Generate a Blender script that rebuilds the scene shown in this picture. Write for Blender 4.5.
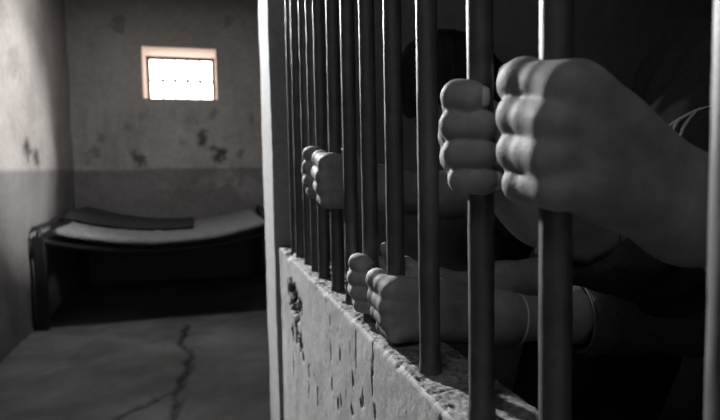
import bpy, bmesh, math, random
import numpy as np
from mathutils import Vector, Matrix, noise

random.seed(7)
for o in list(bpy.data.objects):
    bpy.data.objects.remove(o)
S = bpy.context.scene
COL = S.collection

# ------------------------------------------------------------------ camera
H = 1.15                      # eye height
FPX, CX, CY = 620.0, 400.0, 210.0
ROLL = math.radians(2.15)
d = Vector(((200 - CX) / FPX, (CY - 168) / FPX, -1)).normalized()      # world +Y seen from the camera
u0 = Vector((-math.sin(ROLL), math.cos(ROLL), 0))
u = (u0 - u0.dot(d) * d).normalized()
xr = d.cross(u)
RM = Matrix((xr, d, u))       # camera -> world
cam_data = bpy.data.cameras.new('camera')
cam = bpy.data.objects.new('camera', cam_data)
COL.objects.link(cam)
cam.matrix_world = Matrix.Translation((0, 0, H)) @ RM.to_4x4()
cam_data.sensor_width = 36
cam_data.lens = FPX / 720 * 36
cam_data.shift_x = -(CX - 360) / 720
cam_data.clip_start = 0.02
cam_data.dof.use_dof = True
cam_data.dof.focus_distance = 0.60
cam_data.dof.aperture_fstop = 9.0
S.camera = cam


def ray(px, py):
    return RM @ Vector(((px - CX) / FPX, (CY - py) / FPX, -1))


def at(px, py, Y):
    r = ray(px, py)
    return Vector((0, 0, H)) + r * (Y / r.y)


def at_z(px, py, Z):
    r = ray(px, py)
    return Vector((0, 0, H)) + r * ((Z - H) / r.z)


def at_x(px, py, X):
    r = ray(px, py)
    return Vector((0, 0, H)) + r * (X / r.x)


# ------------------------------------------------------------------ world, lights, exposure
w = bpy.data.worlds.new('overcast_sky')
S.world = w
w.use_nodes = True
bg = w.node_tree.nodes['Background']
bg.inputs[0].default_value = (1.0, 0.93, 0.87, 1)
bg.inputs[1].default_value = 6.5
S.view_settings.view_transform = 'Standard'
S.view_settings.look = 'None'
S.view_settings.exposure = 0.0
S.view_settings.gamma = 1.0
S.view_settings.use_curve_mapping = False

YB = 6.8                      # back wall
XL = at(73.5, 168, YB).x       # left wall
CEIL = 2.98


def lamp(name, kind, loc, target, power, size, col=(1, 1, 1), angle=None, blend=0.5):
    l = bpy.data.lights.new(name, kind)
    l.energy = power
    l.color = col
    if kind == 'AREA':
        l.shape = 'DISK'
        l.size = size
    else:
        l.shadow_soft_size = size
    if kind == 'SPOT':
        l.spot_size = angle
        l.spot_blend = blend
    o = bpy.data.objects.new(name, l)
    COL.objects.link(o)
    o.location = loc
    o.rotation_euler = (Vector(target) - Vector(loc)).to_track_quat('-Z', 'Y').to_euler()
    return o


# assumed key spot above the frame, no fixture; edge-lights the bars from far left
lamp('assumed_key_spot', 'SPOT', (-0.74, 4.1, 2.60), (0.15, 0.8, 1.05), 1350, 0.08, angle=math.radians(44), blend=0.6)
# added spot, hidden by the partition, that makes the bright patch on the left wall
lamp('left_wall_patch_fill', 'SPOT', (2.35, 3.6, 1.85), (-1.28, 5.00, 1.35), 950, 0.05, angle=math.radians(31), blend=0.7)
# added area light above the frame that brightens the far room
lamp('far_room_fill', 'AREA', (-0.45, 4.75, 2.90), (-0.4, 4.7, 0), 32, 0.40)
# weak added fill from behind the camera for the sides facing it
lamp('near_fill_light', 'AREA', (-0.70, -0.6, 2.85), (-0.4, 1.6, 0.6), 5, 0.5)

# window portal guides the skylight in
pl = bpy.data.lights.new('window_portal', 'AREA')
pl.shape = 'RECTANGLE'
pl.size, pl.size_y = 0.9, 0.65
pl.cycles.is_portal = True
po = bpy.data.objects.new('window_portal', pl)
COL.objects.link(po)
_wc = at(180, 73, YB)
po.location = (_wc.x, YB + 0.74, _wc.z)
po.rotation_euler = (math.radians(-90), 0, 0)


# ------------------------------------------------------------------ helpers
def link(name, mesh, mat=None, parent=None):
    o = bpy.data.objects.new(name, mesh)
    COL.objects.link(o)
    if mat:
        mesh.materials.append(mat)
    if parent:
        o.parent = parent
        o.matrix_parent_inverse = parent.matrix_world.inverted()
    return o


def tag(o, label=None, cat=None, group=None, kind=None):
    if label:
        o['label'] = label
    if cat:
        o['category'] = cat
    if group:
        o['group'] = group
    if kind:
        o['kind'] = kind
    return o


def empty(name, loc):
    o = bpy.data.objects.new(name, None)
    COL.objects.link(o)
    o.location = loc
    o.empty_display_size = 0.1
    bpy.context.view_layer.update()
    return o


def from_arrays(name, V, F, smooth=True):
    me = bpy.data.meshes.new(name)
    me.from_pydata([tuple(map(float, v)) for v in V], [], [tuple(map(int, f)) for f in F])
    me.validate()
    me.update()
    if smooth:
        me.polygons.foreach_set('use_smooth', [True] * len(me.polygons))
    return me


def box_bm(bm, lo, hi):
    r = bmesh.ops.create_cube(bm, size=1)
    lo, hi = Vector(lo), Vector(hi)
    for v in r['verts']:
        v.co = Vector((lo[i] + (v.co[i] + 0.5) * (hi[i] - lo[i]) for i in range(3)))
    return r['verts']


def bm_obj(name, bm, mat, parent=None, smooth=False, bevel=0):
    me = bpy.data.meshes.new(name)
    bm.normal_update()
    bm.to_mesh(me)
    bm.free()
    if smooth:
        me.polygons.foreach_set('use_smooth', [True] * len(me.polygons))
    o = link(name, me, mat, parent)
    if bevel:
        m = o.modifiers.new('bevel', 'BEVEL')
        m.width = bevel
        m.segments = 2
        m.limit_method = 'ANGLE'
    return o


def tube_bm(bm, pts, r, seg=10, cap=True):
    """sweep a circle of radius r (number or list) along pts"""
    pts = [Vector(p) for p in pts]
    rings = []
    n = len(pts)
    ref = None
    for i, p in enumerate(pts):
        t = (pts[min(i + 1, n - 1)] - pts[max(i - 1, 0)]).normalized()
        if ref is None:
            ref = t.orthogonal().normalized()
        ref = (ref - ref.dot(t) * t).normalized()
        b = t.cross(ref)
        rr = r[i] if hasattr(r, '__len__') else r
        rings.append([bm.verts.new(p + rr * (math.cos(a) * ref + math.sin(a) * b))
                      for a in (2 * math.pi * k / seg for k in range(seg))])
    for a, b in zip(rings, rings[1:]):
        for k in range(seg):
            bm.faces.new((a[k], a[(k + 1) % seg], b[(k + 1) % seg], b[k]))
    if cap:
        bm.faces.new(rings[0][::-1])
        bm.faces.new(rings[-1])


def fbm(x, y, z, s, oct=4):
    return noise.fractal(Vector((x * s, y * s, z * s)), 0.6, 2.1, oct)


# ------------------------------------------------------------------ materials
def mat_new(name, rough=0.8, spec=0.3, metal=0.0):
    m = bpy.data.materials.new(name)
    m.use_nodes = True
    nt = m.node_tree
    b = nt.nodes['Principled BSDF']
    b.inputs['Roughness'].default_value = rough
    b.inputs['Specular IOR Level'].default_value = spec
    b.inputs['Metallic'].default_value = metal
    return m, nt, b


def noise_node(nt, scale, detail=6, rough=0.6, coord='Object'):
    tc = nt.nodes.new('ShaderNodeTexCoord')
    n = nt.nodes.new('ShaderNodeTexNoise')
    n.inputs['Scale'].default_value = scale
    n.inputs['Detail'].default_value = detail
    n.inputs['Roughness'].default_value = rough
    nt.links.new(tc.outputs[coord], n.inputs['Vector'])
    return n


def ramp(nt, src, stops):
    r = nt.nodes.new('ShaderNodeValToRGB')
    e = r.color_ramp.elements
    while len(e) < len(stops):
        e.new(0.5)
    for el, (p, c) in zip(e, stops):
        el.position = p
        el.color = (*((c,) * 3 if not hasattr(c, '__len__') else c), 1)
    nt.links.new(src, r.inputs[0])
    return r


def mul(nt, a, b):
    m = nt.nodes.new('ShaderNodeMix')
    m.data_type = 'RGBA'
    m.blend_type = 'MULTIPLY'
    m.inputs[0].default_value = 1
    nt.links.new(a, m.inputs[6])
    nt.links.new(b, m.inputs[7])
    return m.outputs[2]


def bump(nt, b, src, strength, dist):
    n = nt.nodes.new('ShaderNodeBump')
    n.inputs['Strength'].default_value = strength
    n.inputs['Distance'].default_value = dist
    nt.links.new(src, n.inputs['Height'])
    nt.links.new(n.outputs[0], b.inputs['Normal'])


def plaster(name, lo, hi, s1=3.0, s2=40.0, bstr=0.5, bdist=0.004, rough=0.85, attr=True, spec=0.25):
    """mottled plaster / concrete; the 'tone' attribute carries stains, paint bands and chips"""
    m, nt, b = mat_new(name, rough, spec)
    n1 = noise_node(nt, s1, 8, 0.65)
    r1 = ramp(nt, n1.outputs[0], [(0.3, lo), (0.7, hi)])
    n2 = noise_node(nt, s2, 5, 0.7)
    r2 = ramp(nt, n2.outputs[0], [(0.3, 0.78), (0.62, 1.0)])
    c = mul(nt, r1.outputs[0], r2.outputs[0])
    if attr:
        a = nt.nodes.new('ShaderNodeAttribute')
        a.attribute_name = 'tone'
        c = mul(nt, c, a.outputs['Color'])
    nt.links.new(c, b.inputs['Base Color'])
    bump(nt, b, n2.outputs[0], bstr, bdist)
    return m


def plain(name, col, rough=0.7, spec=0.3, metal=0.0, ns=60.0, amp=0.25, bstr=0.2, bdist=0.001):
    m, nt, b = mat_new(name, rough, spec, metal)
    n = noise_node(nt, ns, 5, 0.6)
    c = np.array(col if hasattr(col, '__len__') else (col,) * 3)
    r = ramp(nt, n.outputs[0], [(0.3, tuple(c * (1 - amp))), (0.7, tuple(c * (1 + amp)))])
    nt.links.new(r.outputs[0], b.inputs['Base Color'])
    bump(nt, b, n.outputs[0], bstr, bdist)
    return m


M = {}
M['wall'] = plaster('painted_plaster', (0.27, 0.255, 0.245), (0.36, 0.345, 0.335), 1.6, 22, 0.5, 0.01)
M['floor'] = plaster('worn_concrete_floor', 0.06, 0.14, 2.2, 18, 0.35, 0.006, rough=0.62, spec=0.4)
M['low'] = plaster('chipped_painted_concrete', 0.34, 0.47, 9, 160, 0.6, 0.0016)
M['pillar'] = plaster('pale_painted_pillar', 0.30, 0.37, 3, 60, 0.3, 0.002, attr=False)
M['cell'] = plaster('cell_plaster', 0.20, 0.27, 2, 30, 0.4, 0.004, attr=False)
M['ceiling'] = plaster('ceiling_plaster', 0.25, 0.32, 2, 30, 0.3, 0.004, attr=False)


def steel(name, base=0.068):
    m, nt, b = mat_new(name, 0.45, 0.9, 0.0)
    n1 = noise_node(nt, 45, 6, 0.65)
    r1 = ramp(nt, n1.outputs[0], [(0.35, base * 0.7), (0.66, base * 1.3), (0.74, base * 1.7)])
    nt.links.new(r1.outputs[0], b.inputs['Base Color'])
    n2 = noise_node(nt, 500, 4, 0.7)
    r2 = ramp(nt, n2.outputs[0], [(0.3, 0.42), (0.7, 0.62)])
    nt.links.new(r2.outputs[0], b.inputs['Roughness'])
    bump(nt, b, n2.outputs[0], 0.3, 0.0005)
    return m


M['bar'] = steel('dark_painted_steel')
M['frame'] = plain('bed_frame_steel', 0.02, 0.5, 0.4, 0.4)
M['mattress'] = plain('grey_mattress_cloth', 0.135, 0.95, 0.1, ns=25)
M['blanket'] = plain('dark_blanket_cloth', 0.025, 0.95, 0.1, ns=60)
M['window_steel'] = plain('rusty_window_steel', (0.10, 0.055, 0.04), 0.7, 0.3)
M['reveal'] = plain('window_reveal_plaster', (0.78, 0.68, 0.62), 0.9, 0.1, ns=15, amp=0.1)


def skin(name, col):
    m, nt, b = mat_new(name, 0.66, 0.20)
    n1 = noise_node(nt, 60, 5, 0.6)
    r1 = ramp(nt, n1.outputs[0], [(0.3, col * 0.82), (0.7, col * 1.15)])
    nt.links.new(r1.outputs[0], b.inputs['Base Color'])
    tc = nt.nodes.new('ShaderNodeTexCoord')
    v = nt.nodes.new('ShaderNodeTexVoronoi')
    v.inputs['Scale'].default_value = 700
    nt.links.new(tc.outputs['Object'], v.inputs['Vector'])
    n2 = noise_node(nt, 130, 6, 0.7)
    ad = nt.nodes.new('ShaderNodeMath')
    ad.operation = 'MULTIPLY_ADD'
    ad.inputs[1].default_value = 0.35
    nt.links.new(v.outputs['Distance'], ad.inputs[0])
    nt.links.new(n2.outputs[0], ad.inputs[2])
    bump(nt, b, ad.outputs[0], 0.35, 0.0012)
    return m


M['skin_near'] = skin('skin_tone', 0.30)
M['skin_mid'] = skin('skin_tone_warm', 0.30)
M['skin_far'] = skin('skin_tone_deep', 0.26)
M['nail'] = plain('fingernail', 0.55, 0.35, 0.5, ns=200, amp=0.06, bstr=0.05)
M['shirt'] = plain('dark_cotton', 0.05, 0.95, 0.1, ns=300, amp=0.3, bstr=0.4)
M['shirt2'] = plain('dark_grey_knit', 0.12, 0.95, 0.1, ns=260, amp=0.3, bstr=0.5)
M['hem_light'] = plain('hem_light_cloth', 0.28, 0.9, 0.1, ns=200, amp=0.1)
M['fold_light'] = plain('fold_light_cloth', 0.55, 0.9, 0.1, ns=200, amp=0.1)
M['trousers'] = plain('black_trouser_cloth', 0.025, 0.95, 0.1, ns=200)
M['hair'] = plain('black_hair', 0.012, 0.6, 0.3, ns=120, amp=0.4, bstr=0.6, bdist=0.004)
M['shoe'] = plain('black_shoe_leather', 0.02, 0.5, 0.4)
M['silver'] = plain('silver_metal', 0.80, 0.35, 0.8, 0.15, amp=0.05, bstr=0.0)


# ------------------------------------------------------------------ setting
def grid_mesh(name, O, U, V, nu, nv, tonefn, dispfn=None, hole=None):
    """grid of nu x nv cells spanning O + s*U + t*V; tonefn(p)->grey or rgb; dispfn(p)->metres along U x V"""
    O, U, V = Vector(O), Vector(U), Vector(V)
    N = U.cross(V).normalized()
    verts, tones = [], []
    for j in range(nv + 1):
        for i in range(nu + 1):
            p = O + U * (i / nu) + V * (j / nv)
            t = tonefn(p)
            tones.append(t if hasattr(t, '__len__') else (t, t, t))
            if dispfn:
                p = p + N * dispfn(p)
            verts.append(p)
    faces = []
    for j in range(nv):
        for i in range(nu):
            if hole:
                c = O + U * ((i + .5) / nu) + V * ((j + .5) / nv)
                if hole(c):
                    continue
            a = j * (nu + 1) + i
            faces.append((a, a + 1, a + nu + 2, a + nu + 1))
    me = from_arrays(name, verts, faces)
    at_ = me.color_attributes.new('tone', 'FLOAT_COLOR', 'POINT')
    at_.data.foreach_set('color', [c for t in tones for c in (*t, 1.0)])
    return me


def sstep(a, b, x):
    t = min(1, max(0, (x - a) / (b - a)))
    return t * t * (3 - 2 * t)


# --- window opening in the back wall
W_TL, W_BR = at(141, 46, YB), at(217.5, 99.5, YB)
wx0, wx1, wz0, wz1 = W_TL.x, W_BR.x, W_BR.z, W_TL.z
BAND = at(165, 168.5, YB).z            # painted dado height

# stains on the back wall: (px, py, radius m, strength)
ST = [(at(px, py, YB), r, k) for px, py, r, k in [
    (202, 139, .075, .75), (219, 155, .085, .8), (214, 149, .06, .5), (140, 159, .07, .7), (135, 154, .04, .5),
    (101, 139, .045, .4), (96, 152, .07, .4), (213, 114, .06, .35), (117, 25, .09, .35), (142, 118, .05, .3),
    (240, 154, .05, .4), (190, 118, .1, .2), (128, 128, .05, .3), (228, 22, .06, .25), (182, 140, .05, .25),
    (88, 160, .06, .35), (250, 120, .05, .2)]]
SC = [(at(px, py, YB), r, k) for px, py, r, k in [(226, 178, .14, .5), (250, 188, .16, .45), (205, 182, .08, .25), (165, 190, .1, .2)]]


def back_tone(p):
    t = 1.0
    wob = 0.02 * fbm(p.x, 0, p.z, 3)
    band = sstep(BAND + 0.012 + wob, BAND - 0.012 + wob, p.z)
    for c, r, k in ST:
        dd = math.hypot((p.x - c.x) * 1.1, (p.z - c.z) * 0.8)
        if dd < r * 2:
            dd += 0.6 * r * fbm(p.x, 3, p.z, 14)
            t *= 1 - k * sstep(r, r * 0.5, dd)
    # runs of damp below the window
    t *= 1 - 0.16 * sstep(0.1, 0.5, fbm(p.x * 6, 5, p.z * .7, 1.2)) * sstep(wz0, wz0 - .2, p.z)
    base = np.array((1.0, 0.97, 0.945)) * t * (1 - band) + np.array((0.50, 0.50, 0.51)) * band * (0.6 + 0.4 * t)
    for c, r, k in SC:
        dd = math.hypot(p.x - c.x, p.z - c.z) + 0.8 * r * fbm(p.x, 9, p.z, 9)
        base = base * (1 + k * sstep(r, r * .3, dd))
    return tuple(base)


def back_disp(p):
    return 0.012 * fbm(p.x, 1, p.z, 2.5)


XR_FAR = 2.6
U_ = XR_FAR - XL


def window_hole(c):
    return wx0 < c.x < wx1 and wz0 < c.z < wz1


# back wall in nine patches so the opening has exact edges
def back_patch(x0, x1, z0, z1):
    nu, nv = max(1, int((x1 - x0) / .022)), max(1, int((z1 - z0) / .022))
    return grid_mesh('wall_back', (x0, YB, z0), (x1 - x0, 0, 0), (0, 0, z1 - z0), nu, nv, back_tone,
                     lambda p: back_disp(p) * sstep(.055, .2, max(wx0 - p.x, p.x - wx1, wz0 - p.z, p.z - wz1)))


bmw = bmesh.new()
for a in [(XL - .05, wx0, -.12, CEIL + .03), (wx1, XR_FAR, -.12, CEIL + .03), (wx0, wx1, -.12, wz0), (wx0, wx1, wz1, CEIL + .03)]:
    me = back_patch(*a)
    bmw.from_mesh(me)
    bpy.data.meshes.remove(me)
me = bpy.data.meshes.new('wall_back')
bmw.to_mesh(me)
bmw.free()
me.polygons.foreach_set('use_smooth', [True] * len(me.polygons))
tag(link('wall_back', me, M['wall']), kind='structure')

# window: reveal, frame, grid
win = empty('window_1', ((wx0 + wx1) / 2, YB, wz0))
tag(win, 'small barred window glowing white in the far wall above the bunk', kind='structure')
DEEP = 0.70
bm = bmesh.new()
rv = 0.012
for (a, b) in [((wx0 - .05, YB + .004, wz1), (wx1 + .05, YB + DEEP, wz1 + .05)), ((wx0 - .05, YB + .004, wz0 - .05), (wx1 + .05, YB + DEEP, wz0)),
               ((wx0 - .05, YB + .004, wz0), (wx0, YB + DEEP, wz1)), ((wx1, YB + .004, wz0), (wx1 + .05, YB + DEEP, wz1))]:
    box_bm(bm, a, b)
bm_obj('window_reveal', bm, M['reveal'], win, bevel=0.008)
bm = bmesh.new()
fy0, fy1 = YB + 0.58, YB + 0.62
ft = 0.032
box_bm(bm, (wx0, fy0, wz1 - ft), (wx1, fy1, wz1))
box_bm(bm, (wx0, fy0, wz0), (wx1, fy1, wz0 + ft))
box_bm(bm, (wx0, fy0, wz0 + ft), (wx0 + ft, fy1, wz1 - ft))
box_bm(bm, (wx1 - ft, fy0, wz0 + ft), (wx1, fy1, wz1 - ft))
bm_obj('window_frame', bm, M['window_steel'], win)
zm = (wz0 + wz1) / 2
for k in range(1, 5):
    x = wx0 + ft + (wx1 - wx0 - 2 * ft) * k / 5
    bm = bmesh.new()
    tube_bm(bm, [(x, fy0 + .02, wz0 + ft), (x, fy0 + .02, wz1 - ft)], 0.010, 8)
    bmesh.ops.create_uvsphere(bm, u_segments=10, v_segments=6, radius=0.022, matrix=Matrix.Translation((x, fy0 + .02, zm)))
    bm_obj('window_bar', bm, M['window_steel'], win, True)
bm = bmesh.new()
box_bm(bm, (wx0 + ft, fy0 + .012, zm - .010), (wx1 - ft, fy0 + .028, zm + .010))
bm_obj('window_crossbar', bm, M['window_steel'], win)

# left wall
LST = [(at_x(28, 150, XL), .07, .75), (at_x(36, 158, XL), .07, .8), (at_x(26, 146, XL), .05, .5), (at_x(12, 60, XL), .15, .25)]


def left_tone(p):
    wob = 0.015 * fbm(p.y, 2, p.z, 3)
    band = sstep(BAND + .012 + wob, BAND - .012 + wob, p.z)
    t = 1.0
    for c, r, k in LST:
        dd = math.hypot((p.y - c.y) * .55, p.z - c.z) + .5 * r * fbm(p.y, 6, p.z, 12)
        t *= 1 - k * sstep(r, r * .4, dd)
    t *= 1 - .12 * sstep(0, .5, fbm(p.y, 4, p.z, 1.5))
    return tuple(np.array((1.0, .97, .945)) * t * (1 - band) + np.array((.50, .50, .51)) * t * band)


me = grid_mesh('wall_left', (XL, -1.65, -.12), (0, YB + 1.65 + .05, 0), (0, 0, CEIL + .15), 220, 80, left_tone, lambda p: 0.014 * fbm(1, p.y, p.z, 1.8))
tag(link('wall_left', me, M['wall']), kind='structure')

# floor with a crack worn into it
CR = [[(186, 324), (187, 332), (180, 343), (188, 350), (192, 358), (189, 368), (183, 378), (176, 392), (160, 398), (140, 408), (120, 417)],
      [(176, 392), (178, 400), (175, 412), (173, 432)], [(188, 350), (196, 346)], [(160, 398), (150, 396)],
      [(96, 338), (86, 350), (70, 362), (40, 372)]]
CRW = [(.026, 1), (.018, .9), (.01, .5), (.01, .5), (.012, .25)]
CRS = []
for pl_, (wd, st) in zip(CR, CRW):
    q = [at_z(a, b, 0) for a, b in pl_]
    for a, b in zip(q, q[1:]):
        CRS.append((a, b, wd, st))


def crack(p):
    best = 0
    px, py = p.x + .025 * fbm(p.x, p.y, 0, 6), p.y + .025 * fbm(p.y, p.x, 5, 6)
    for a, b, wd, st in CRS:
        dx, dy = b.x - a.x, b.y - a.y
        t = max(0, min(1, ((px - a.x) * dx + (py - a.y) * dy) / (dx * dx + dy * dy)))
        q = math.hypot(px - a.x - t * dx, py - a.y - t * dy)
        best = max(best, st * sstep(wd, wd * .25, q))
    return best


def floor_tone(p):
    c = crack(p) if p.y < 5.5 and p.x < .4 else 0
    t = 0.85 + 0.5 * fbm(p.x, p.y, 0, 1.3)
    t = max(.5, min(1.25, t))
    return t * (1 - .92 * c)


def floor_disp(p):
    c = crack(p) if p.y < 5.5 and p.x < .4 else 0
    return 0.005 * fbm(p.x, p.y, 3, 2.2) - 0.02 * c


bmf = bmesh.new()
for (x0, x1, y0, y1, st) in [(XL - .05, .45, 2.2, 5.2, .016), (XL - .05, .45, 5.2, YB + .05, .06), (.45, XR_FAR, 2.2, YB + .05, .12), (XL - .05, XR_FAR, -1.6, 2.2, .1)]:
    me = grid_mesh('floor', (x0, y0, 0), (x1 - x0, 0, 0), (0, y1 - y0, 0), int((x1 - x0) / st), int((y1 - y0) / st), floor_tone, floor_disp)
    bmf.from_mesh(me)
    bpy.data.meshes.remove(me)
box_bm(bmf, (XL - .2, -1.8, -.3), (XR_FAR + .2, YB + .1, -.06))
me = bpy.data.meshes.new('floor')
bmf.to_mesh(me)
bmf.free()
me.polygons.foreach_set('use_smooth', [True] * len(me.polygons))
tag(link('floor', me, M['floor']), kind='structure')

# ceiling and the walls the frame does not show (they close the place)
bm = bmesh.new()
box_bm(bm, (XL - .2, -1.8, CEIL), (XR_FAR + .2, YB + .1, CEIL + .15))
tag(bm_obj('ceiling', bm, M['ceiling']), kind='structure')
bm = bmesh.new()
box_bm(bm, (XL - .2, -1.8, 0), (XR_FAR + .2, -1.6, CEIL))
tag(bm_obj('wall_near', bm, M['cell']), kind='structure')
bm = bmesh.new()
box_bm(bm, (XR_FAR, -1.8, 0), (XR_FAR + .2, YB + .1, CEIL))
tag(bm_obj('wall_right', bm, M['cell']), kind='structure')

# partition wall between the cell and the far room; its end is the pale pillar
LX0 = 0.179
PY0 = at_x(278.5, 246, LX0).y
PX0 = at(273.5, 200, PY0).x
PY1 = at_x(264.0, 200, PX0).y
bm = bmesh.new()
box_bm(bm, (PX0 + .03, PY0 + .004, 0), (XR_FAR, PY1 - .004, CEIL))
tag(bm_obj('wall_partition', bm, M['cell']), kind='structure')
bm = bmesh.new()
box_bm(bm, (PX0, PY0, 0), (PX0 + .06, PY1, CEIL))
bmesh.ops.subdivide_edges(bm, edges=[e for e in bm.edges if abs(e.verts[0].co.z - e.verts[1].co.z) > 1], cuts=120)
for v in bm.verts:
    v.co.x += .0018 * fbm(v.co.x, v.co.y, v.co.z, 6)
    v.co.y += .002 * fbm(v.co.y, v.co.x, v.co.z, 6)
tag(bm_obj('wall_end', bm, M['pillar'], bevel=.004), kind='structure')

# --- low wall under the bars
BX = 0.202                    # bar line
R_BAR = 0.0100
LX1 = 0.254
LZ = at(431, 371, at_x(428, 168, BX).y).z
PITS = [(at_x(px, py, LX0), rz, ry, dp) for px, py, rz, ry, dp in [
    (293, 295, .030, .085, .016), (295, 309, .024, .075, .012), (300, 306, .020, .03, .008), (297, 330, .03, .030, .007), (301, 343, .02, .022, .006),
    (303, 356, .012, .012, .005), (293, 335, .02, .02, .004), (373, 352, .034, .0018, .003), (372.5, 382, .034, .0016, .003), (338, 405, .012, .006, .005), (341, 400, .010, .004, .005), (352, 412, .008, .006, .005), (363, 398, .010, .005, .005), (340, 358, .012, .004, .004),
    (361, 404, .006, .006, .004), (353, 380, .012, .003, .003), (356, 352, .03, .002, .003), (332, 386, .012, .004, .003), (375, 414, .010, .005, .004),
    (309, 372, .02, .006, .003), (318, 395, .018, .005, .003), (300, 300, .012, .008, .003), (330, 320, .01, .003, .002)]]


def low_front(y, z):
    t, dsp = 1.0, 0.0
    for c, rz, ry, dp in PITS:
        a, b = (y - c.y) / ry, (z - c.z) / rz
        if abs(a) > 2.2 or abs(b) > 2.2:
            continue
        q = math.hypot(a, b) + .55 * fbm(y, 2, z, 60)
        k = sstep(1.0, .72, q)
        dsp = min(dsp, -dp * k * (.7 + .6 * (fbm(y, 7, z, 120) + .5)))
        t *= 1 - .82 * k
    # flaked paint
    f = fbm(y * 1.6, 11, z * .55, 26)
    k = sstep(.62, .72, f) * sstep(0, .5, fbm(y, 3, z, 3) + .15)
    t *= 1 - .35 * k
    dsp -= .0018 * k
    dsp += .0010 * fbm(y, 1, z, 14)
    t *= .93 + .12 * fbm(y, 8, z, 5)
    return t, dsp


verts, tones, faces = [], [], []
prof = []                      # (kind, s) front from the bottom, then the top towards the cell
for z in np.linspace(0, LZ - .36, 4)[:-1]:
    prof.append(('f', z))
for z in np.linspace(LZ - .36, LZ, 120):
    prof.append(('f', z))
for x in np.linspace(LX0, LX1, 44)[1:]:
    prof.append(('t', x))
for z in np.linspace(LZ, 0, 8)[1:]:
    prof.append(('b', z))
Y0L, Y1L = -1.6, PY0 + .02
ys = list(np.linspace(Y0L, .2, 10)[:-1]) + list(np.linspace(.2, Y1L, 560))
for y in ys:
    # worn arris: how much the front edge is eaten here
    er = .0025 + .004 * max(0, fbm(y, 1, 0, 16) + .1) + .003 * max(0, fbm(y, 5, 0, 60))
    chip = .009 * sstep(.35, .6, fbm(y, 17, 2, 9))
    er += chip
    for k, s in prof:
        if k == 'f':
            t, dp = low_front(y, s)
            x, z = LX0 - dp, s
            e = sstep(LZ - er * 1.6, LZ, s)
            x += er * .8 * e * e
            z -= er * .45 * e * e
            if e > .05:
                t *= 1 - .25 * e * max(0, min(1, .5 + fbm(y, s, 3, 80)))
        elif k == 't':
            g = fbm(s, y, 3, 80) * .0012 + fbm(s, y, 9, 220) * .0012 + fbm(s, y, 1, 14) * .0015
            x, z = s, LZ + g
            e = sstep(LX0 + er * 2.2, LX0, s)
            x += er * .8 * e * e
            z -= er * .6 * e * e
            hole = sstep(.38, .6, fbm(s, y, 21, 60))
            z -= .0025 * hole
            t = max(.18, .56 + .3 * fbm(s, y, 5, 45) + .4 * fbm(s, y, 8, 170)) * (1 - .45 * hole)
            eb = sstep(LX1 - .006, LX1, s)
            z -= .004 * eb
        else:
            x, z, t = LX1, s - (.004 if s > LZ - .01 else 0), .5
        verts.append((x, y, z))
        tones.append(t)
npf = len(prof)
for j in range(len(ys) - 1):
    for i in range(npf - 1):
        a = j * npf + i
        faces.append((a, a + 1, a + npf + 1, a + npf)[::-1])
me = from_arrays('wall_low', verts, faces)
ca = me.color_attributes.new('tone', 'FLOAT_COLOR', 'POINT')
ca.data.foreach_set('color', [c for t in tones for c in (t, t, t, 1.0)])
tag(link('wall_low', me, M['low']), 'low chipped concrete wall carrying the row of bars', kind='structure')

# ------------------------------------------------------------------ bars
XCS = [293.5, 298.7, 307.1, 314.5, 322.0, 335.5, 350.2, 369.1, 394.3, 428.0, 480.6, 556.0, 738.0]


def bar_y(px):
    # the bar line X=BX seen at eye level
    return at_x(px, 168, BX).y


BARS = [bar_y(p) for p in XCS]
LABELS = [
    'dark steel bar closest to the pale end pillar',
    'second steel bar counted from the pale pillar',
    'third steel bar counted from the pale pillar, left of the farthest fist',
    'steel bar just before the farthest fist, fourth from the pale pillar',
    'steel bar clasped by the farthest of the six fists',
    'steel bar clasped by the far person\'s closer fist, sixth from the pillar',
    'free steel bar between the far person\'s fists and the low resting hands',
    'steel bar clasped by the farther of the two hands resting on the ledge',
    'steel bar clasped by the closer of the two hands resting on the ledge',
    'free steel bar with a scraped foot standing in front of the bare wrist',
    'steel bar clasped by the fist showing its fingernails',
    'thick looking steel bar clasped by the large fist showing its back',
    'blurred steel bar at the right edge, nearest to the viewer']
rng = random.Random(3)
for i, (y, lab) in enumerate(zip(BARS, LABELS)):
    bm = bmesh.new()
    zs = list(np.linspace(LZ - .03, LZ + .02, 6)) + list(np.linspace(LZ + .03, 2.3, 90))
    seg = 28
    rings = []
    for z in zs:
        ring = []
        for k in range(seg):
            a = 2 * math.pi * k / seg
            r = R_BAR * (1 + .018 * fbm(math.cos(a) * .5, math.sin(a) * .5 + i * 3, z, 14)) + .0004 * fbm(math.cos(a), math.sin(a) + i, z * 40, 2)
            if z < LZ + .012:
                r += .0015 * sstep(LZ + .012, LZ, z)
            ring.append(bm.verts.new((BX + r * math.cos(a), y + r * math.sin(a), z)))
        rings.append(ring)
    for a, b in zip(rings, rings[1:]):
        for k in range(seg):
            bm.faces.new((a[k], a[(k + 1) % seg], b[(k + 1) % seg], b[k]))
    bm.faces.new(rings[-1])
    o = bm_obj('cell_bar', bm, M['bar'], None, True)
    tag(o, lab, 'bar', 'upright bars of the cell')

# header rail the bars run into, above the frame
bm = bmesh.new()
box_bm(bm, (BX - .03, -1.6, 2.28), (BX + .03, PY0 - .002, 2.34))
tag(bm_obj('trim_1', bm, M['bar'], bevel=.004), kind='structure')
bm = bmesh.new()
box_bm(bm, (LX0, -1.6, 2.342), (LX1, PY0 - .002, CEIL))
tag(bm_obj('wall_lintel', bm, M['cell']), kind='structure')

# ------------------------------------------------------------------ bunk
bx0, bx1 = XL + .03, 0.60
by0, by1 = 5.0, YB - 0.07
bz = H - 0.50
bed = empty('prison_bunk', ((bx0 + bx1) / 2, (by0 + by1) / 2, 0))
tag(bed, 'dark steel framed bunk against the far wall with a thin sagging mattress', 'bed')


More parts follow.
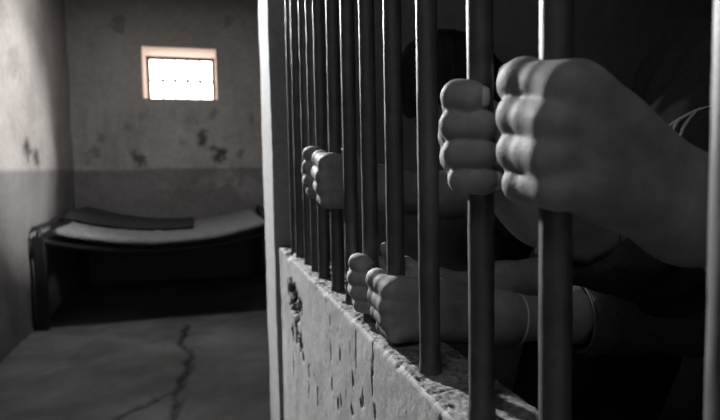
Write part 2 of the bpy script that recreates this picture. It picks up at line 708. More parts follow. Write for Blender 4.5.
def sag(s, t):
    return -.115 * (1 - (2 * s - 1) ** 2)


bm = bmesh.new()
for yy in (by0, by1):
    # rails bent down under the load
    tube_bm(bm, [(bx0 + .04 + (bx1 - bx0 - .08) * q, yy, bz - .005 + sag(q, 0)) for q in np.linspace(0, 1, 24)], .022, 8)
for xx in (bx0 + .04, bx1 - .04):
    box_bm(bm, (xx - .02, by0, bz - .06), (xx + .02, by1, bz - .005))
bm_obj('frame', bm, M['frame'], bed, bevel=.004)
for xx in (bx0, bx1 - .07):
    for yy in (by0 - .03, by1 - .03):
        bm = bmesh.new()
        box_bm(bm, (xx, yy, 0), (xx + .075, yy + .06, bz + .03))
        bm_obj('leg', bm, M['frame'], bed, bevel=.006)
for xx in (bx0 + .035, bx1 - .035):
    bm = bmesh.new()
    pts = [(xx, by0, bz)] + [(xx, by0 + .08 - .08 * math.cos(a), bz + .02 + .07 * math.sin(a)) for a in np.linspace(0, math.pi / 2, 6)] + \
          [(xx, by1 - .08 + .08 * math.sin(a), bz + .02 + .07 * math.cos(a)) for a in np.linspace(0, math.pi / 2, 6)] + [(xx, by1, bz)]
    tube_bm(bm, pts, .017, 10)
    bm_obj('end_rail', bm, M['frame'], bed, True)
mx0, mx1 = bx0 + .12, bx1 - .1
nu, nv = 70, 24
verts, faces = [], []


for layer in (0, 1):
    for j in range(nv + 1):
        for i in range(nu + 1):
            s, t = i / nu, j / nv
            x = mx0 + (mx1 - mx0) * s
            y = by0 - .035 + (by1 - by0 + .02) * t
            z = bz + .055 + sag(s, t)
            ed = min(min(s, 1 - s) * 30, min(t, 1 - t) * 14, 1)
            th = .05 * (1 - (1 - ed) ** 2) ** .5
            z += th * .6 * (1 if layer else -.8) + .008 * fbm(x, y, 0, 6)
            verts.append((x, y, z))
n1 = (nu + 1) * (nv + 1)
for layer in (0, 1):
    for j in range(nv):
        for i in range(nu):
            a = layer * n1 + j * (nu + 1) + i
            f = (a, a + 1, a + nu + 2, a + nu + 1)
            faces.append(f if layer else f[::-1])
me = from_arrays('mattress', verts, faces)
bmm = bmesh.new()
bmm.from_mesh(me)
bmesh.ops.remove_doubles(bmm, verts=bmm.verts, dist=.0015)
bmm.to_mesh(me)
bmm.free()
me.polygons.foreach_set('use_smooth', [True] * len(me.polygons))
link('mattress', me, M['mattress'], bed)

# dark blanket lying folded along the back of the mattress
verts, faces = [], []
nu, nv = 50, 12
for layer in (0, 1):
    for j in range(nv + 1):
        for i in range(nu + 1):
            s, t = i / nu, j / nv
            x = bx0 + .06 + 1.02 * s
            y = by0 + .62 + (by1 - by0 - .70) * t
            sm = (x - mx0) / (mx1 - mx0)
            ed = min(min(s, 1 - s) * 20, min(t, 1 - t) * 8, 1)
            zb = bz + .055 + sag(max(0, sm), .75) + .048
            th = (.035 * (1 - s) ** 1.5 + .015) * (1 - (1 - ed) ** 2) ** .5
            verts.append((x, y, zb + (th + .006 * fbm(x, y, 0, 12) if layer else 0)))
n1 = (nu + 1) * (nv + 1)
for layer in (0, 1):
    for j in range(nv):
        for i in range(nu):
            a = layer * n1 + j * (nu + 1) + i
            f = (a, a + 1, a + nu + 2, a + nu + 1)
            faces.append(f if layer else f[::-1])
me = from_arrays('blanket', verts, faces)
tag(link('folded_blanket', me, M['blanket']), 'dark blanket rolled on the left end of the bunk mattress', 'blanket')


# ------------------------------------------------------------------ people: signed-distance bodies
class Field:
    """set of tapered capsules and ellipsoids blended into one skin"""

    def __init__(self):
        self.groups = []          # (k_inside, k_join, [prims])

    def group(self, prims, k_in, k_join):
        self.groups.append((k_in, k_join, prims))

    def bounds(self):
        lo, hi = np.full(3, 1e9), np.full(3, -1e9)
        for _, _, ps in self.groups:
            for p in ps:
                l, h = prim_box(p)
                lo, hi = np.minimum(lo, l), np.maximum(hi, h)
        return lo, hi


def prim_box(p):
    if p[0] == 'c':
        a, ra, b, rb = p[1:5]
        a, b = np.array(a), np.array(b)
        r = max(ra, rb)
        return np.minimum(a, b) - r, np.maximum(a, b) + r
    c, rad = np.array(p[1]), max(p[2])
    return c - rad, c + rad


def smin(a, b, k):
    if k <= 0:
        return np.minimum(a, b)
    h = np.maximum(k - np.abs(a - b), 0) / k
    return np.minimum(a, b) - h * h * k * .25


def prim_sdf(p, X, Y, Z):
    if p[0] == 'c':
        a, ra, b, rb = np.array(p[1]), p[2], np.array(p[3]), p[4]
        ba = b - a
        L2 = float(ba @ ba) + 1e-12
        px, py, pz = X - a[0], Y - a[1], Z - a[2]
        t = np.clip((px * ba[0] + py * ba[1] + pz * ba[2]) / L2, 0, 1)
        dx, dy, dz = px - t * ba[0], py - t * ba[1], pz - t * ba[2]
        if len(p) > 5:           # flattened section: (axis, factor)
            ax, fac = np.array(p[5]), p[6]
            s = dx * ax[0] + dy * ax[1] + dz * ax[2]
            q = s * (1 / fac - 1)
            dx, dy, dz = dx + q * ax[0], dy + q * ax[1], dz + q * ax[2]
        return np.sqrt(dx * dx + dy * dy + dz * dz) - (ra + (rb - ra) * t)
    c, rad = p[1], p[2]
    R = np.array(p[3]) if len(p) > 3 else np.eye(3)
    v = np.stack(np.broadcast_arrays(X - c[0], Y - c[1], Z - c[2]), -1) @ R.T
    q = v / np.array(rad)
    k0 = np.sqrt((q * q).sum(-1))
    k1 = np.sqrt(((v / np.array(rad) ** 2) ** 2).sum(-1)) + 1e-9
    return k0 * (k0 - 1) / k1


def evaluate(field, axes, carve=None):
    X, Y, Z = np.meshgrid(*axes, indexing='ij', sparse=True)
    shape = tuple(len(a) for a in axes)
    D = np.full(shape, .06, np.float32)
    for k_in, k_join, ps in field.groups:
        G = np.full(shape, .06, np.float32)
        for p in ps:
            l, h = prim_box(p)
            sl = []
            for a, l_, h_ in zip(axes, l, h):
                sl.append(slice(max(0, np.searchsorted(a, l_ - .022) - 1), np.searchsorted(a, h_ + .022) + 1))
            sl = tuple(sl)
            if any(s.stop <= s.start for s in sl):
                continue
            sub = prim_sdf(p, X[sl[0]], Y[:, sl[1]], Z[:, :, sl[2]]).astype(np.float32)
            G[sl] = smin(G[sl], sub, k_in)
        D = smin(D, G, k_join)
    if carve:
        D = carve(D, X, Y, Z)
    return D


def surface_nets(D, axes, h):
    n = D < 0
    nx, ny, nz = D.shape
    c = np.zeros((nx - 1, ny - 1, nz - 1), np.int8)
    for i in (0, 1):
        for j in (0, 1):
            for k in (0, 1):
                c += n[i:nx - 1 + i, j:ny - 1 + j, k:nz - 1 + k]
    act = np.argwhere((c > 0) & (c < 8))
    idx = np.full(c.shape, -1, np.int64)
    idx[tuple(act.T)] = np.arange(len(act))
    P = np.zeros((len(act), 3))
    W = np.zeros(len(act))
    corners = [(i, j, k) for i in (0, 1) for j in (0, 1) for k in (0, 1)]
    val = {o: D[act[:, 0] + o[0], act[:, 1] + o[1], act[:, 2] + o[2]] for o in corners}
    for a in corners:
        for ax in range(3):
            if a[ax] == 0:
                b = list(a)
                b[ax] = 1
                b = tuple(b)
                va, vb = val[a], val[b]
                m = (va < 0) != (vb < 0)
                t = np.where(m, va / np.where(m, va - vb, 1), 0)
                pt = np.array(a, float)[None] + t[:, None] * (np.array(b) - np.array(a))[None]
                P += pt * m[:, None]
                W += m
    V = (act + P / W[:, None]) * h + np.array([a[0] for a in axes])[None]
    F = []
    for ax in range(3):
        o1, o2 = [(1, 2), (2, 0), (0, 1)][ax]
        sl0 = [slice(1, -1)] * 3
        sl1 = [slice(1, -1)] * 3
        sl0[ax], sl1[ax] = slice(0, -1), slice(1, None)
        a, b = n[tuple(sl0)], n[tuple(sl1)]
        e = np.argwhere(a != b)
        sgn = a[tuple(e.T)]
        base = e + 1
        base[:, ax] -= 1

        def cell(s, t):
            q = base.copy()
            q[:, o1] += s
            q[:, o2] += t
            return idx[tuple(q.T)]
        quad = np.stack([cell(-1, -1), cell(0, -1), cell(0, 0), cell(-1, 0)], 1)
        quad[~sgn] = quad[~sgn][:, ::-1]
        F.append(quad)
    return V, np.concatenate(F)


def field_mesh(field, h, carve=None, clip=None):
    lo, hi = field.bounds()
    lo, hi = lo - 3 * h - .01, hi + 3 * h + .01
    axes = [np.arange(l, u_, h) for l, u_ in zip(lo, hi)]
    D = evaluate(field, axes, carve)
    return surface_nets(D, axes, h)


def V3(*a):
    return np.array(a, float)


def grip_hand(F, O, side, wrist, elbow, sc=1.0, thumb_dz=0.0, fat=1.0, bend=0.0, shoulder=None, fore=1.0, tilt=0.0, spread=1.0, pipx=0.0, mcpx=0.0):
    """hand closed on a bar whose axis passes O. side=+1: palm turned to -Y (right hand); -1: mirror (left hand).
    Returns fingertip frames for the nails."""
    def L(x, y, z):
        # lean the row of fingers with the hand
        return V3(O[0] + sc * (x + tilt * z), O[1] + sc * side * y, O[2] + sc * z)
    zs = [.0325 * spread, .0110 * spread, -.0105 * spread, -.0305 * spread]
    mcp = [(-.026, .023), (-.0305, .0225), (-.0300, .0215), (-.0240, .0205)]
    mcp = [(a + mcpx, b) for a, b in mcp]
    pip = [(-.0215, -.0105), (-.0230, -.0115), (-.0215, -.0115), (-.0175, -.0105)]
    pip = [(a + pipx, b) for a, b in pip]
    dip = [(-.0170, -.0195), (-.0095, -.0218), (-.0095, -.0215), (-.0075, -.0205)]
    tip = [(-.0100, -.0215), (-.0005, -.0205), (-.0005, -.0203), (.0000, -.0193)]
    rad = [(.0108, .0104, .0094, .0084), (.0108, .0106, .0095, .0085), (.0103, .0100, .0091, .0081), (.0094, .0090, .0082, .0074)]
    dz_mcp = [-.0085, -.0060, -.0030, -.0015]
    nails = []
    wr = np.array(wrist, float)
    for i in range(4):
        z = zs[i]
        m, p, q, t = L(*mcp[i], z + dz_mcp[i]), L(*pip[i], z), L(*dip[i], z - .001), L(*tip[i], z - .0015)
        r = [a * sc * fat for a in rad[i]]
        F.group([('c', m, r[0], (m + p) / 2, r[1] * 1.05), ('c', (m + p) / 2, r[1] * 1.05, p, r[1]), ('c', p, r[1], (p + q) / 2, r[2] * .98), ('c', (p + q) / 2, r[2] * .98, q, r[2]),
                 ('c', q, r[2], t, r[3]), ('e', p, (r[1] * 1.03,) * 3), ('e', q, (r[2] * 1.04,) * 3)], .008 * sc, .0018 * sc)
        nails.append((q, t, r[3]))
    # palm and back of the hand: metacarpals fan from the wrist to the knuckles
    n_ = np.array([0, side, 0.])
    ax = wr - L(0, .02, 0)
    ax /= np.linalg.norm(ax)
    up = np.cross(ax, n_)
    if up[2] < 0:
        up = -up
    meta = []
    for i in range(4):
        m = L(*mcp[i], zs[i] + dz_mcp[i])
        c = wr + up * (.016, .006, -.005, -.015)[i] * sc + n_ * .004 * sc - ax * .012 * sc
        inn = L(mcp[i][0] + .012, mcp[i][1] - .006, zs[i] + dz_mcp[i] * .5)
        meta.append(('c', inn, .0118 * sc * fat, c, .0135 * sc * fat))
        meta.append(('c', L(mcp[i][0] + .020, .018, (zs[i] + dz_mcp[i]) * .95), .0108 * sc * fat, c - n_ * .010 * sc, .0135 * sc * fat))
    F.group(meta, .016 * sc, .010 * sc)
    # knuckles and the tendons running back from them
    kn = []
    for i in range(4):
        m = L(mcp[i][0] + .001, mcp[i][1] + .0015, zs[i] + dz_mcp[i])
        c = wr + up * (.008, .003, -.003, -.008)[i] * sc + n_ * .006 * sc
        mid = (m + c) / 2 + n_ * .003 * sc
        kn.append(('e', m - n_ * .002 * sc, (.0098 * sc * fat,) * 3))
        kn.append(('c', m + n_ * .0055 * sc, .0040 * sc, mid + n_ * .0035 * sc, .0024 * sc))
    F.group(kn, .008 * sc, .010 * sc)
    # heel of the hand
    th = wr + up * .012 * sc - n_ * .006 * sc - ax * .022 * sc
    hy = wr - up * .014 * sc - n_ * .006 * sc - ax * .020 * sc
    F.group([('c', hy, .0155 * sc, L(.020, .012, -.024), .0125 * sc), ('c', th, .0165 * sc, L(.033, .012, .022 + .6 * thumb_dz), .0140 * sc)], .010 * sc, .010 * sc)
    # thumb leaves the side of the palm and lies up against the bar on the cell side
    t0 = th + up * .004 * sc
    t1 = L(.040, .008, .034 + thumb_dz)
    t2 = L(.0300, -.004, .049 + thumb_dz)
    t3 = L(.0195, -.009, .060 + thumb_dz)
    F.group([('c', t0, .015 * sc, t1, .0122 * sc), ('c', t1, .0120 * sc, t2, .0102 * sc), ('c', t2, .0104 * sc, t3, .0086 * sc)], .006 * sc, .006 * sc)
    # wrist, forearm, upper arm
    el = np.array(elbow, float)
    fa = el - wr
    ln = np.linalg.norm(fa)
    fa /= ln
    fl = n_
    F.group([('e', wr - ax * .012 * sc, (.026 * sc,) * 3), ('c', wr - ax * .018 * sc, .0255 * sc, wr + fa * .018 * sc, .0255 * sc, fl, .80),
             ('c', wr + fa * .01, .0255 * sc * fore, wr + fa * ln * .35, .034 * sc * fore, fl, .88),
             ('c', wr + fa * ln * .35, .034 * sc * fore, wr + fa * ln * .72, .041 * sc * fore),
             ('c', wr + fa * ln * .72, .041 * sc * fore, el, .036 * sc * fore)], .02, .024)
    if shoulder is not None:
        sh = np.array(shoulder, float)
        F.group([('c', el, .037 * sc, el + (sh - el) * .45, .044 * sc)], .02, .02)
    return nails, fa


def nail_mesh(q, t, r, out, name='fingernail'):
    """a thin curved plate on the outer face of a fingertip"""
    axis = (t - q) / np.linalg.norm(t - q)
    out = out - axis * (out @ axis)
    out /= np.linalg.norm(out)
    sd = np.cross(axis, out)
    bm = bmesh.new()
    nu, nv = 8, 8
    g = []
    for j in range(nv + 1):
        row = []
        for i in range(nu + 1):
            a = (i / nu - .5) * 1.75
            s = j / nv
            wv = 1 - .25 * (abs(2 * s - 1) ** 4)
            a *= wv
            rr = r * (1.06 - .22 * max(0, s - .55) ** 2 * 4) + .0019
            p = t + axis * (r * (-.75 + 1.45 * s)) + rr * (math.cos(a) * out + math.sin(a) * sd)
            row.append(bm.verts.new(p))
        g.append(row)
    for j in range(nv):
        for i in range(nu):
            bm.faces.new((g[j][i], g[j][i + 1], g[j + 1][i + 1], g[j + 1][i]))
    bmesh.ops.recalc_face_normals(bm, faces=bm.faces)
    bmesh.ops.solidify(bm, geom=bm.faces[:], thickness=.0006)
    return bm


def cut_open(bm, co, no):
    """drop everything on the +no side and return the open rim"""
    bmesh.ops.bisect_plane(bm, geom=bm.verts[:] + bm.edges[:] + bm.faces[:], plane_co=Vector(co), plane_no=Vector(no), clear_outer=True)


def make_person(label, hands, frame, mats, hfine, sleeve, extras=None, head_tilt=0.0):
    """hands: two dicts for grip_hand; frame: pelvis, chest, neck, head, shoulders, hips, feet"""
    fr = frame
    root = empty('person', (fr['pelvis'][0], fr['pelvis'][1], 0))
    tag(root, label, 'person')
    fwd = np.array(fr['fwd'], float)
    fwd /= np.linalg.norm(fwd)
    up = V3(0, 0, 1)
    lat = np.cross(fwd, up)                 # the person's right
    # ---- trunk, head, legs (coarse)
    B = Field()
    pel, che, nek, hd = (np.array(fr[k], float) for k in ('pelvis', 'chest', 'neck', 'head'))
    hw = .085
    trunk = [('c', pel - lat * hw, .105, pel + lat * hw, .105, fwd, .9), ('c', pel, .125, (pel + che) / 2, .120, fwd, .82),
             ('c', (pel + che) / 2, .122, che, .125, fwd, .85)]
    for s in fr['sh']:
        s = np.array(s, float)
        trunk.append(('c', che - (che - s) * .1, .105, s * .72 + che * .28, .070))
        trunk.append(('c', nek, .050, s, .056))
    B.group(trunk, .05, .03)
    B.group([('c', che + up * .06, .06, nek + (hd - nek) * .45, .054)], .02, .03)
    hx = (hd - nek) / np.linalg.norm(hd - nek)          # head up axis
    hf = fwd - hx * (fwd @ hx)
    hf /= np.linalg.norm(hf)
    Rm = np.array([hf, np.cross(hx, hf), hx])
    hl = Rm[1]
    B.group([('e', hd + hx * .02, (.092, .073, .098), Rm), ('c', hd + hf * .03 - hx * .045, .056, hd + hf * .055 - hx * .082, .034),
             ('e', hd + hf * .085 - hx * .010, (.016, .050, .012), Rm)], .03, .02)
    B.group([('c', hd + hf * .092 + hx * .0, .010, hd + hf * .112 - hx * .034, .0145),
             ('c', hd + hf * .088 - hx * .062 - hl * .017, .007, hd + hf * .088 - hx * .062 + hl * .017, .007),
             ('c', hd + hf * .087 - hx * .072 - hl * .014, .007, hd + hf * .087 - hx * .072 + hl * .014, .007),
             ('e', hd + hf * .079 + hx * .004 + hl * .032, (.012,) * 3), ('e', hd + hf * .079 + hx * .004 - hl * .032, (.012,) * 3),
             ('e', hd + hl * .076 - hx * .008, (.020, .008, .032), Rm), ('e', hd - hl * .076 - hx * .008, (.020, .008, .032), Rm)], .004, .010)
    for s, k, f in zip((-1, 1), fr['knees'], fr['feet']):
        k, f = np.array(k, float), np.array(f, float)
        hip = pel + lat * s * hw - up * .05
        B.group([('c', hip, .090, k, .056), ('c', k, .056, (k + f) / 2 + up * .06 - fwd * .015, .056), ('c', (k + f) / 2 + up * .06 - fwd * .015, .055, f + up * .09, .038),
                 ('c', f + up * .045 - fwd * .04, .038, f + fwd * .13 + up * .03, .028)], .03, .03)
    arms = []
    nails_all = []
    for hspec, s in zip(hands, fr['sh']):
        s = np.array(s, float)
        el = np.array(hspec['elbow'], float)
        B.group([('c', s, .056, el, .040)], .02, .035)
    Vb, Fb = field_mesh(B, .009)
    bm = bmesh.new()
    vs = [bm.verts.new(v) for v in Vb]
    for f in Fb:
        try:
            bm.faces.new([vs[i] for i in f])
        except ValueError:
            pass
    # open the coarse upper arms where the fine arms take over
    cuts = []
    for hspec, s in zip(hands, fr['sh']):
        s = np.array(s, float)
        el = np.array(hspec['elbow'], float)
        n = (el - s) / np.linalg.norm(el - s)
        c = el + (s - el) * .33
        # cut only the part of the mesh round this arm
        geomv = [v for v in bm.verts if np.linalg.norm(np.array(v.co) - (el + s) / 2) < np.linalg.norm(el - s) * .62 + .05
                 and (np.array(v.co) - s) @ n > .03 and np.linalg.norm((np.array(v.co) - s) - n * ((np.array(v.co) - s) @ n)) < .085]
        gs = set(geomv)
        ge = [e for e in bm.edges if e.verts[0] in gs and e.verts[1] in gs]
        gf = [f for f in bm.faces if all(v in gs for v in f.verts)]
        bmesh.ops.bisect_plane(bm, geom=geomv + ge + gf, plane_co=Vector(c), plane_no=Vector(n), clear_outer=True)
        cuts.append((c, n))
    for hspec, s, (c, n) in zip(hands, fr['sh'], cuts):
        A = Field()
        hs = dict(hspec)
        nm = hs.pop('nails', False)
        hs.pop('cuff', None)
        nl, fa = grip_hand(A, shoulder=s, **hs)
        if nm:
            nails_all.append((nl, hspec['side']))
        Va, Fa = field_mesh(A, hfine)
        b2 = bmesh.new()
        v2 = [b2.verts.new(v) for v in Va]
        for f in Fa:
            try:
                b2.faces.new([v2[i] for i in f])
            except ValueError:
                pass
        # thin towards the body: cut at the same plane, slightly short of it
        cc = c + n * .012
        gv = [v for v in b2.verts if (np.array(v.co) - cc) @ (-n) > -.06 and np.linalg.norm(np.array(v.co) - cc) < .12]
        gs = set(gv)
        ge = [e for e in b2.edges if e.verts[0] in gs and e.verts[1] in gs]
        gf = [f for f in b2.faces if all(v in gs for v in f.verts)]
        bmesh.ops.bisect_plane(b2, geom=gv + ge + gf, plane_co=Vector(cc), plane_no=Vector(-n), clear_outer=True)
        me = bpy.data.meshes.new('tmp')
        b2.to_mesh(me)
        b2.free()
        bm.from_mesh(me)
        bpy.data.meshes.remove(me)
        rim = [e for e in bm.edges if e.is_boundary and np.linalg.norm(np.array((e.verts[0].co + e.verts[1].co) / 2) - c) < .12]
        try:
            bmesh.ops.bridge_loops(bm, edges=rim)
        except RuntimeError as ex:
            print('bridge', ex)
    bmesh.ops.recalc_face_normals(bm, faces=bm.faces)
    for f in bm.faces:
        f.smooth = True
    me = bpy.data.meshes.new('body')
    bm.to_mesh(me)
    bm.free()
    body = link('body', me, mats['skin'], root)
    sm = body.modifiers.new('smooth', 'SMOOTH')
    sm.factor = .5
    sm.iterations = 2
    for nl, side in nails_all:
        for q, t, r in nl:
            bmn = nail_mesh(q, t, r, V3(.25, -side, 0.0) if True else None)
            tag(bm_obj('fingernail', bmn, M['nail'], root, True), 'pale fingernail')
    # ---- clothes
    T = Field()
    g = 0.014
    tr = []
    for p in trunk:
        q = list(p)
        q[2] += g
        q[4] += g
        tr.append(tuple(q))
    T.group(tr, .05, .03)
    wr_rng = np.random.default_rng(int(pel[1] * 1000))
    cuffs = []
    for hspec, s, sl in zip(hands, fr['sh'], sleeve):
        s, el, wr = np.array(s, float), np.array(hspec['elbow'], float), np.array(hspec['wrist'], float)
        if sl > 1:      # long sleeve reaching down the forearm: sl-1 = share of the forearm covered
            e2 = el + (wr - el) * (sl - 1)
            rr = .041 + (.034 - .041) * (sl - 1)
            T.group([('c', s, .070, el, .056), ('c', el, .056, e2, rr + .014)], .02, .03)
            cuffs.append((e2, (wr - el) / np.linalg.norm(wr - el), rr))
        else:           # short sleeve
            e2 = s + (el - s) * sl
            T.group([('c', s, .072, e2, .064)], .02, .03)
            cuffs.append((e2, (el - s) / np.linalg.norm(el - s), .046))

    def folds(D, X, Y, Z):
        n = (np.sin(38 * Z + 9 * np.sin(13 * X + 7 * Y)) + np.sin(61 * X + 30 * Z + 11 * np.sin(17 * Y + 9 * Z))) * .0028
        D = D + n.astype(np.float32)
        for e2, n_, rr in cuffs:
            # flat sleeve end with a hollow round the arm
            s_ = (X - e2[0]) * n_[0] + (Y - e2[1]) * n_[1] + (Z - e2[2]) * n_[2]
            rad = np.sqrt(np.maximum((X - e2[0]) ** 2 + (Y - e2[1]) ** 2 + (Z - e2[2]) ** 2 - s_ * s_, 0))
            near = (rad < .085) & (s_ > -.05) & (s_ < .15)
            endc = np.where(near, s_ - .004, -1)
            D = np.maximum(D, endc.astype(np.float32))
            hol = np.maximum(np.maximum(rad - (rr + .003), -.03 - s_), s_ - .2)
            D = np.maximum(D, -hol.astype(np.float32))
        # neck opening
        q = nek + up * .035
        hol = np.sqrt((X - q[0]) ** 2 + (Y - q[1]) ** 2 + (Z - q[2]) ** 2) - .066
        return np.maximum(D, -hol.astype(np.float32))
    Vs, Fs = field_mesh(T, .0055, folds)
    shirt = link('shirt', from_arrays('shirt', Vs, Fs), mats['shirt'], root)
    sm = shirt.modifiers.new('smooth', 'SMOOTH')
    sm.factor = .5
    sm.iterations = 2
    P = Field()
    P.group([('c', pel - lat * hw, .124, pel + lat * hw, .124, fwd, .9)], .03, .03)
    S_ = []
    for s, k, f in zip((-1, 1), fr['knees'], fr['feet']):
        k, f = np.array(k, float), np.array(f, float)
        hip = pel + lat * s * hw - up * .05
        P.group([('c', hip, .112, k, .078), ('c', k, .078, f + up * .13, .066)], .04, .02)
        S_.append(f)
    Vp, Fp = field_mesh(P, .011)
    link('trousers', from_arrays('trousers', Vp, Fp), M['trousers'], root)
    for f in S_:
        Q = Field()
        Q.group([('c', f + up * .050 - fwd * .045, .046, f + fwd * .13 + up * .042, .040, up, .95), ('c', f + up * .05, .046, f + up * .10, .047)], .02, .02)

        def sole(D, X, Y, Z):
            return np.maximum(D, (.004 - Z + 0 * X + 0 * Y).astype(np.float32))
        Vq, Fq = field_mesh(Q, .007, sole)
        link('shoe', from_arrays('shoe', Vq, Fq), M['shoe'], root)
    Hh = Field()
    Hh.group([('e', hd + hx * .032 - hf * .008, (.098, .081, .100), Rm), ('e', hd - hf * .035 - hx * .01, (.066, .078, .095), Rm), ('e', hd - hx * .015 - hf * .004, (.060, .098, .075), Rm)], .02, .02)

    def face_cut(D, X, Y, Z):
        s = (X - hd[0]) * hf[0] + (Y - hd[1]) * hf[1] + (Z - hd[2]) * hf[2]
        z = (X - hd[0]) * hx[0] + (Y - hd[1]) * hx[1] + (Z - hd[2]) * hx[2]
        m = np.minimum(s - .035, .055 - z)
        D = np.maximum(D, m.astype(np.float32))
        return D + ((np.sin(150 * s + 4 * np.sin(90 * z)) * .0016)).astype(np.float32)
    Vh, Fh = field_mesh(Hh, .006, face_cut)
    link('hair', from_arrays('hair', Vh, Fh), M['hair'], root)
    return root


# near person: both fists on the two nearest free-standing bars
yN_L, yN_R = BARS[11], BARS[10]
zN_L = at(548, 133, yN_L).z
zN_R = at(482, 140, yN_R).z
wNL = at(697, 216, yN_L + .016)
wNR = at(556, 212, yN_R + .024)
near = make_person(
    'person in a dark shirt gripping two bars with large raised fists',
    [dict(O=(BX, yN_R, zN_R), side=1, wrist=wNR, elbow=(.470, .535, wNR.z - .06), nails=True, thumb_dz=-.012, spread=.94, mcpx=.017, pipx=-.0015, fat=.89),
     dict(O=(BX, yN_L, zN_L), side=-1, wrist=wNL, elbow=(.535, .405, wNL.z - .075), fat=1.04, thumb_dz=-.028, spread=.98, fore=1.02, pipx=.004, mcpx=.013, tilt=.09)],
    dict(pelvis=(.82, .40, .84), chest=(.73, .44, 1.14), neck=(.71, .45, 1.33), head=(.68, .46, 1.46),
         sh=[(.63, .670, 1.245), (.76, .290, 1.245)], fwd=(-1, .30, 0), knees=[(.79, .30, .47), (.82, .50, .47)], feet=[(.82, .30, 0), (.84, .50, 0)]),
    dict(skin=M['skin_near'], shirt=M['shirt']), .0016, [1.80, 1.2])

from mathutils.bvhtree import BVHTree
sh_o = [c for c in near.children if c.name.startswith('shirt')][0]
tree = BVHTree.FromPolygons([v.co.copy() for v in sh_o.data.vertices], [tuple(p.vertices) for p in sh_o.data.polygons])
for px_ in ([(712, 106), (698, 110), (684, 117), (672, 124), (665, 128)], [(700, 108), (690, 118), (683, 128), (680, 138), (682, 148)],
            [(686, 115), (678, 121), (674, 128), (673, 136)], [(676, 121), (669, 127), (667, 134)]):
    pts = []
    for q in np.linspace(0, len(px_) - 1, 14):
        k = min(int(q), len(px_) - 2)
        f = q - k
        hit = tree.ray_cast(Vector((0, 0, H)), ray(px_[k][0] * (1 - f) + px_[k + 1][0] * f, px_[k][1] * (1 - f) + px_[k + 1][1] * f).normalized())
        if hit[0] is not None:
            pts.append(hit[0] + hit[1] * .0006)
    print('fold_light', len(pts), pts[:1])
    if len(pts) > 3:
        bm = bmesh.new()  # pale tube drawn for the light along a sleeve fold
        tube_bm(bm, pts, [.0004 + .0016 * math.sin(math.pi * (i + .5) / len(pts)) for i in range(len(pts))], 6)
        tag(bm_obj('sleeve_fold_light', bm, M['fold_light'], sh_o, True), 'lit fold edge painted pale on the dark sleeve')

# middle person: hands resting on the ledge round two bars
yM_L, yM_R = BARS[8], BARS[7]
zM_L = at(395, 304, yM_L).z
zM_R = at(369, 282, yM_R).z
wML = at(505, 320, yM_L + .012)
wMR = at(440, 294, yM_R + .020)
mid = make_person(
    'person wearing a thin wrist bracelet and dark long sleeves, both hands low on the ledge',
    [dict(O=(BX, yM_R, zM_R), side=1, wrist=wMR, elbow=(.59, yM_R + .06, wMR.z + .005), sc=.90, thumb_dz=-.012, mcpx=.012, spread=.94, fat=.95),
     dict(O=(BX, yM_L, zM_L), side=-1, wrist=wML, elbow=(.60, yM_L + .005, wML.z - .005), sc=.92, thumb_dz=-.012, mcpx=.013, pipx=.004, tilt=-.08, spread=.91, fat=.95)],
    dict(pelvis=(1.22, .78, .84), chest=(1.07, .775, 1.12), neck=(1.04, .775, 1.31), head=(1.00, .775, 1.44),
         sh=[(.93, .87, 1.18), (.93, .68, 1.18)], fwd=(-1, 0, 0), knees=[(1.22, .68, .46), (1.22, .88, .46)], feet=[(1.24, .68, 0), (1.24, .88, 0)]),
    dict(skin=M['skin_mid'], shirt=M['shirt2']), .0019, [1.35, 1.62])

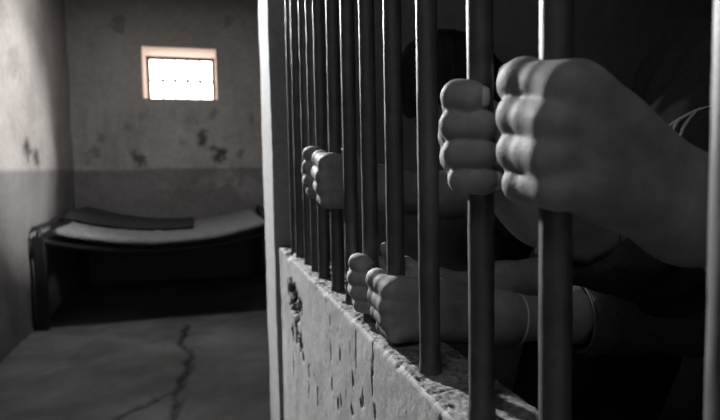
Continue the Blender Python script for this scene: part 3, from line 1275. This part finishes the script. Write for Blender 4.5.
# far person: bowed head, fists high on two far bars
yF_L, yF_R = BARS[5], BARS[4]
zF_L = at(336, 179, yF_L).z
zF_R = at(322, 173, yF_R).z
wFL = at(395, 191, yF_L + .01)
wFR = at(375, 190, yF_R + .02)
far = make_person(
    'person with bowed dark head behind the far bars, both fists gripping them',
    [dict(O=(BX, yF_R, zF_R), side=1, wrist=wFR, elbow=(.50, 1.20, wFR.z - .03), mcpx=.010, thumb_dz=-.018),
     dict(O=(BX, yF_L, zF_L), side=-1, wrist=wFL, elbow=(.54, .95, wFL.z - .02), mcpx=.006, thumb_dz=-.018)],
    dict(pelvis=(.84, 1.17, .80), chest=(.70, 1.15, 1.06), neck=(.60, 1.14, 1.22), head=(.475, 1.12, 1.285),
         sh=[(.66, 1.295, 1.17), (.67, .995, 1.17)], fwd=(-1, 0, 0), knees=[(.72, 1.07, .44), (.72, 1.27, .44)], feet=[(.86, 1.07, 0), (.86, 1.27, 0)]),
    dict(skin=M['skin_far'], shirt=M['shirt']), .0024, [.75, .75])

# light caught on the middle person's closer cuff, put in as a pale tube
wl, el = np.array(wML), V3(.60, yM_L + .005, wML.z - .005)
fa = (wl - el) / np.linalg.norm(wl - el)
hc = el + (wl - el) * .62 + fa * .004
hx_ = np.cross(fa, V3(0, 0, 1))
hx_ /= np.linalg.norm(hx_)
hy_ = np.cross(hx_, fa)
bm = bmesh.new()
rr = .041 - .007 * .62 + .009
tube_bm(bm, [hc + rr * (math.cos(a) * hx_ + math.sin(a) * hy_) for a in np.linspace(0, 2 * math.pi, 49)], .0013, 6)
tag(bm_obj('cuff_hem_light', bm, M['hem_light'], mid, True), 'lit cuff edge painted pale')

# bracelet on the middle person's closer wrist
wl, el = np.array(wML), V3(.60, yM_L + .005, wML.z - .005)
fa = (el - wl) / np.linalg.norm(el - wl)
bc = Vector(wl + fa * .015)
zax = Vector(fa)
sx = zax.cross(Vector((0, 0, 1))).normalized()
sy = sx.cross(zax)
bm = bmesh.new()
pts = [bc + sx * (.0265 * math.cos(a)) + sy * (.0305 * math.sin(a)) + zax * .004 * math.sin(a + .6) for a in np.linspace(0, 2 * math.pi, 49)]
tube_bm(bm, pts, .0011, 8)
tag(bm_obj('bracelet', bm, M['silver'], mid, True), 'thin bright bracelet')

print('LZ', LZ, 'bars', [round(b, 3) for b in BARS], zN_L, zN_R, zM_L, zM_R, zF_L, zF_R)
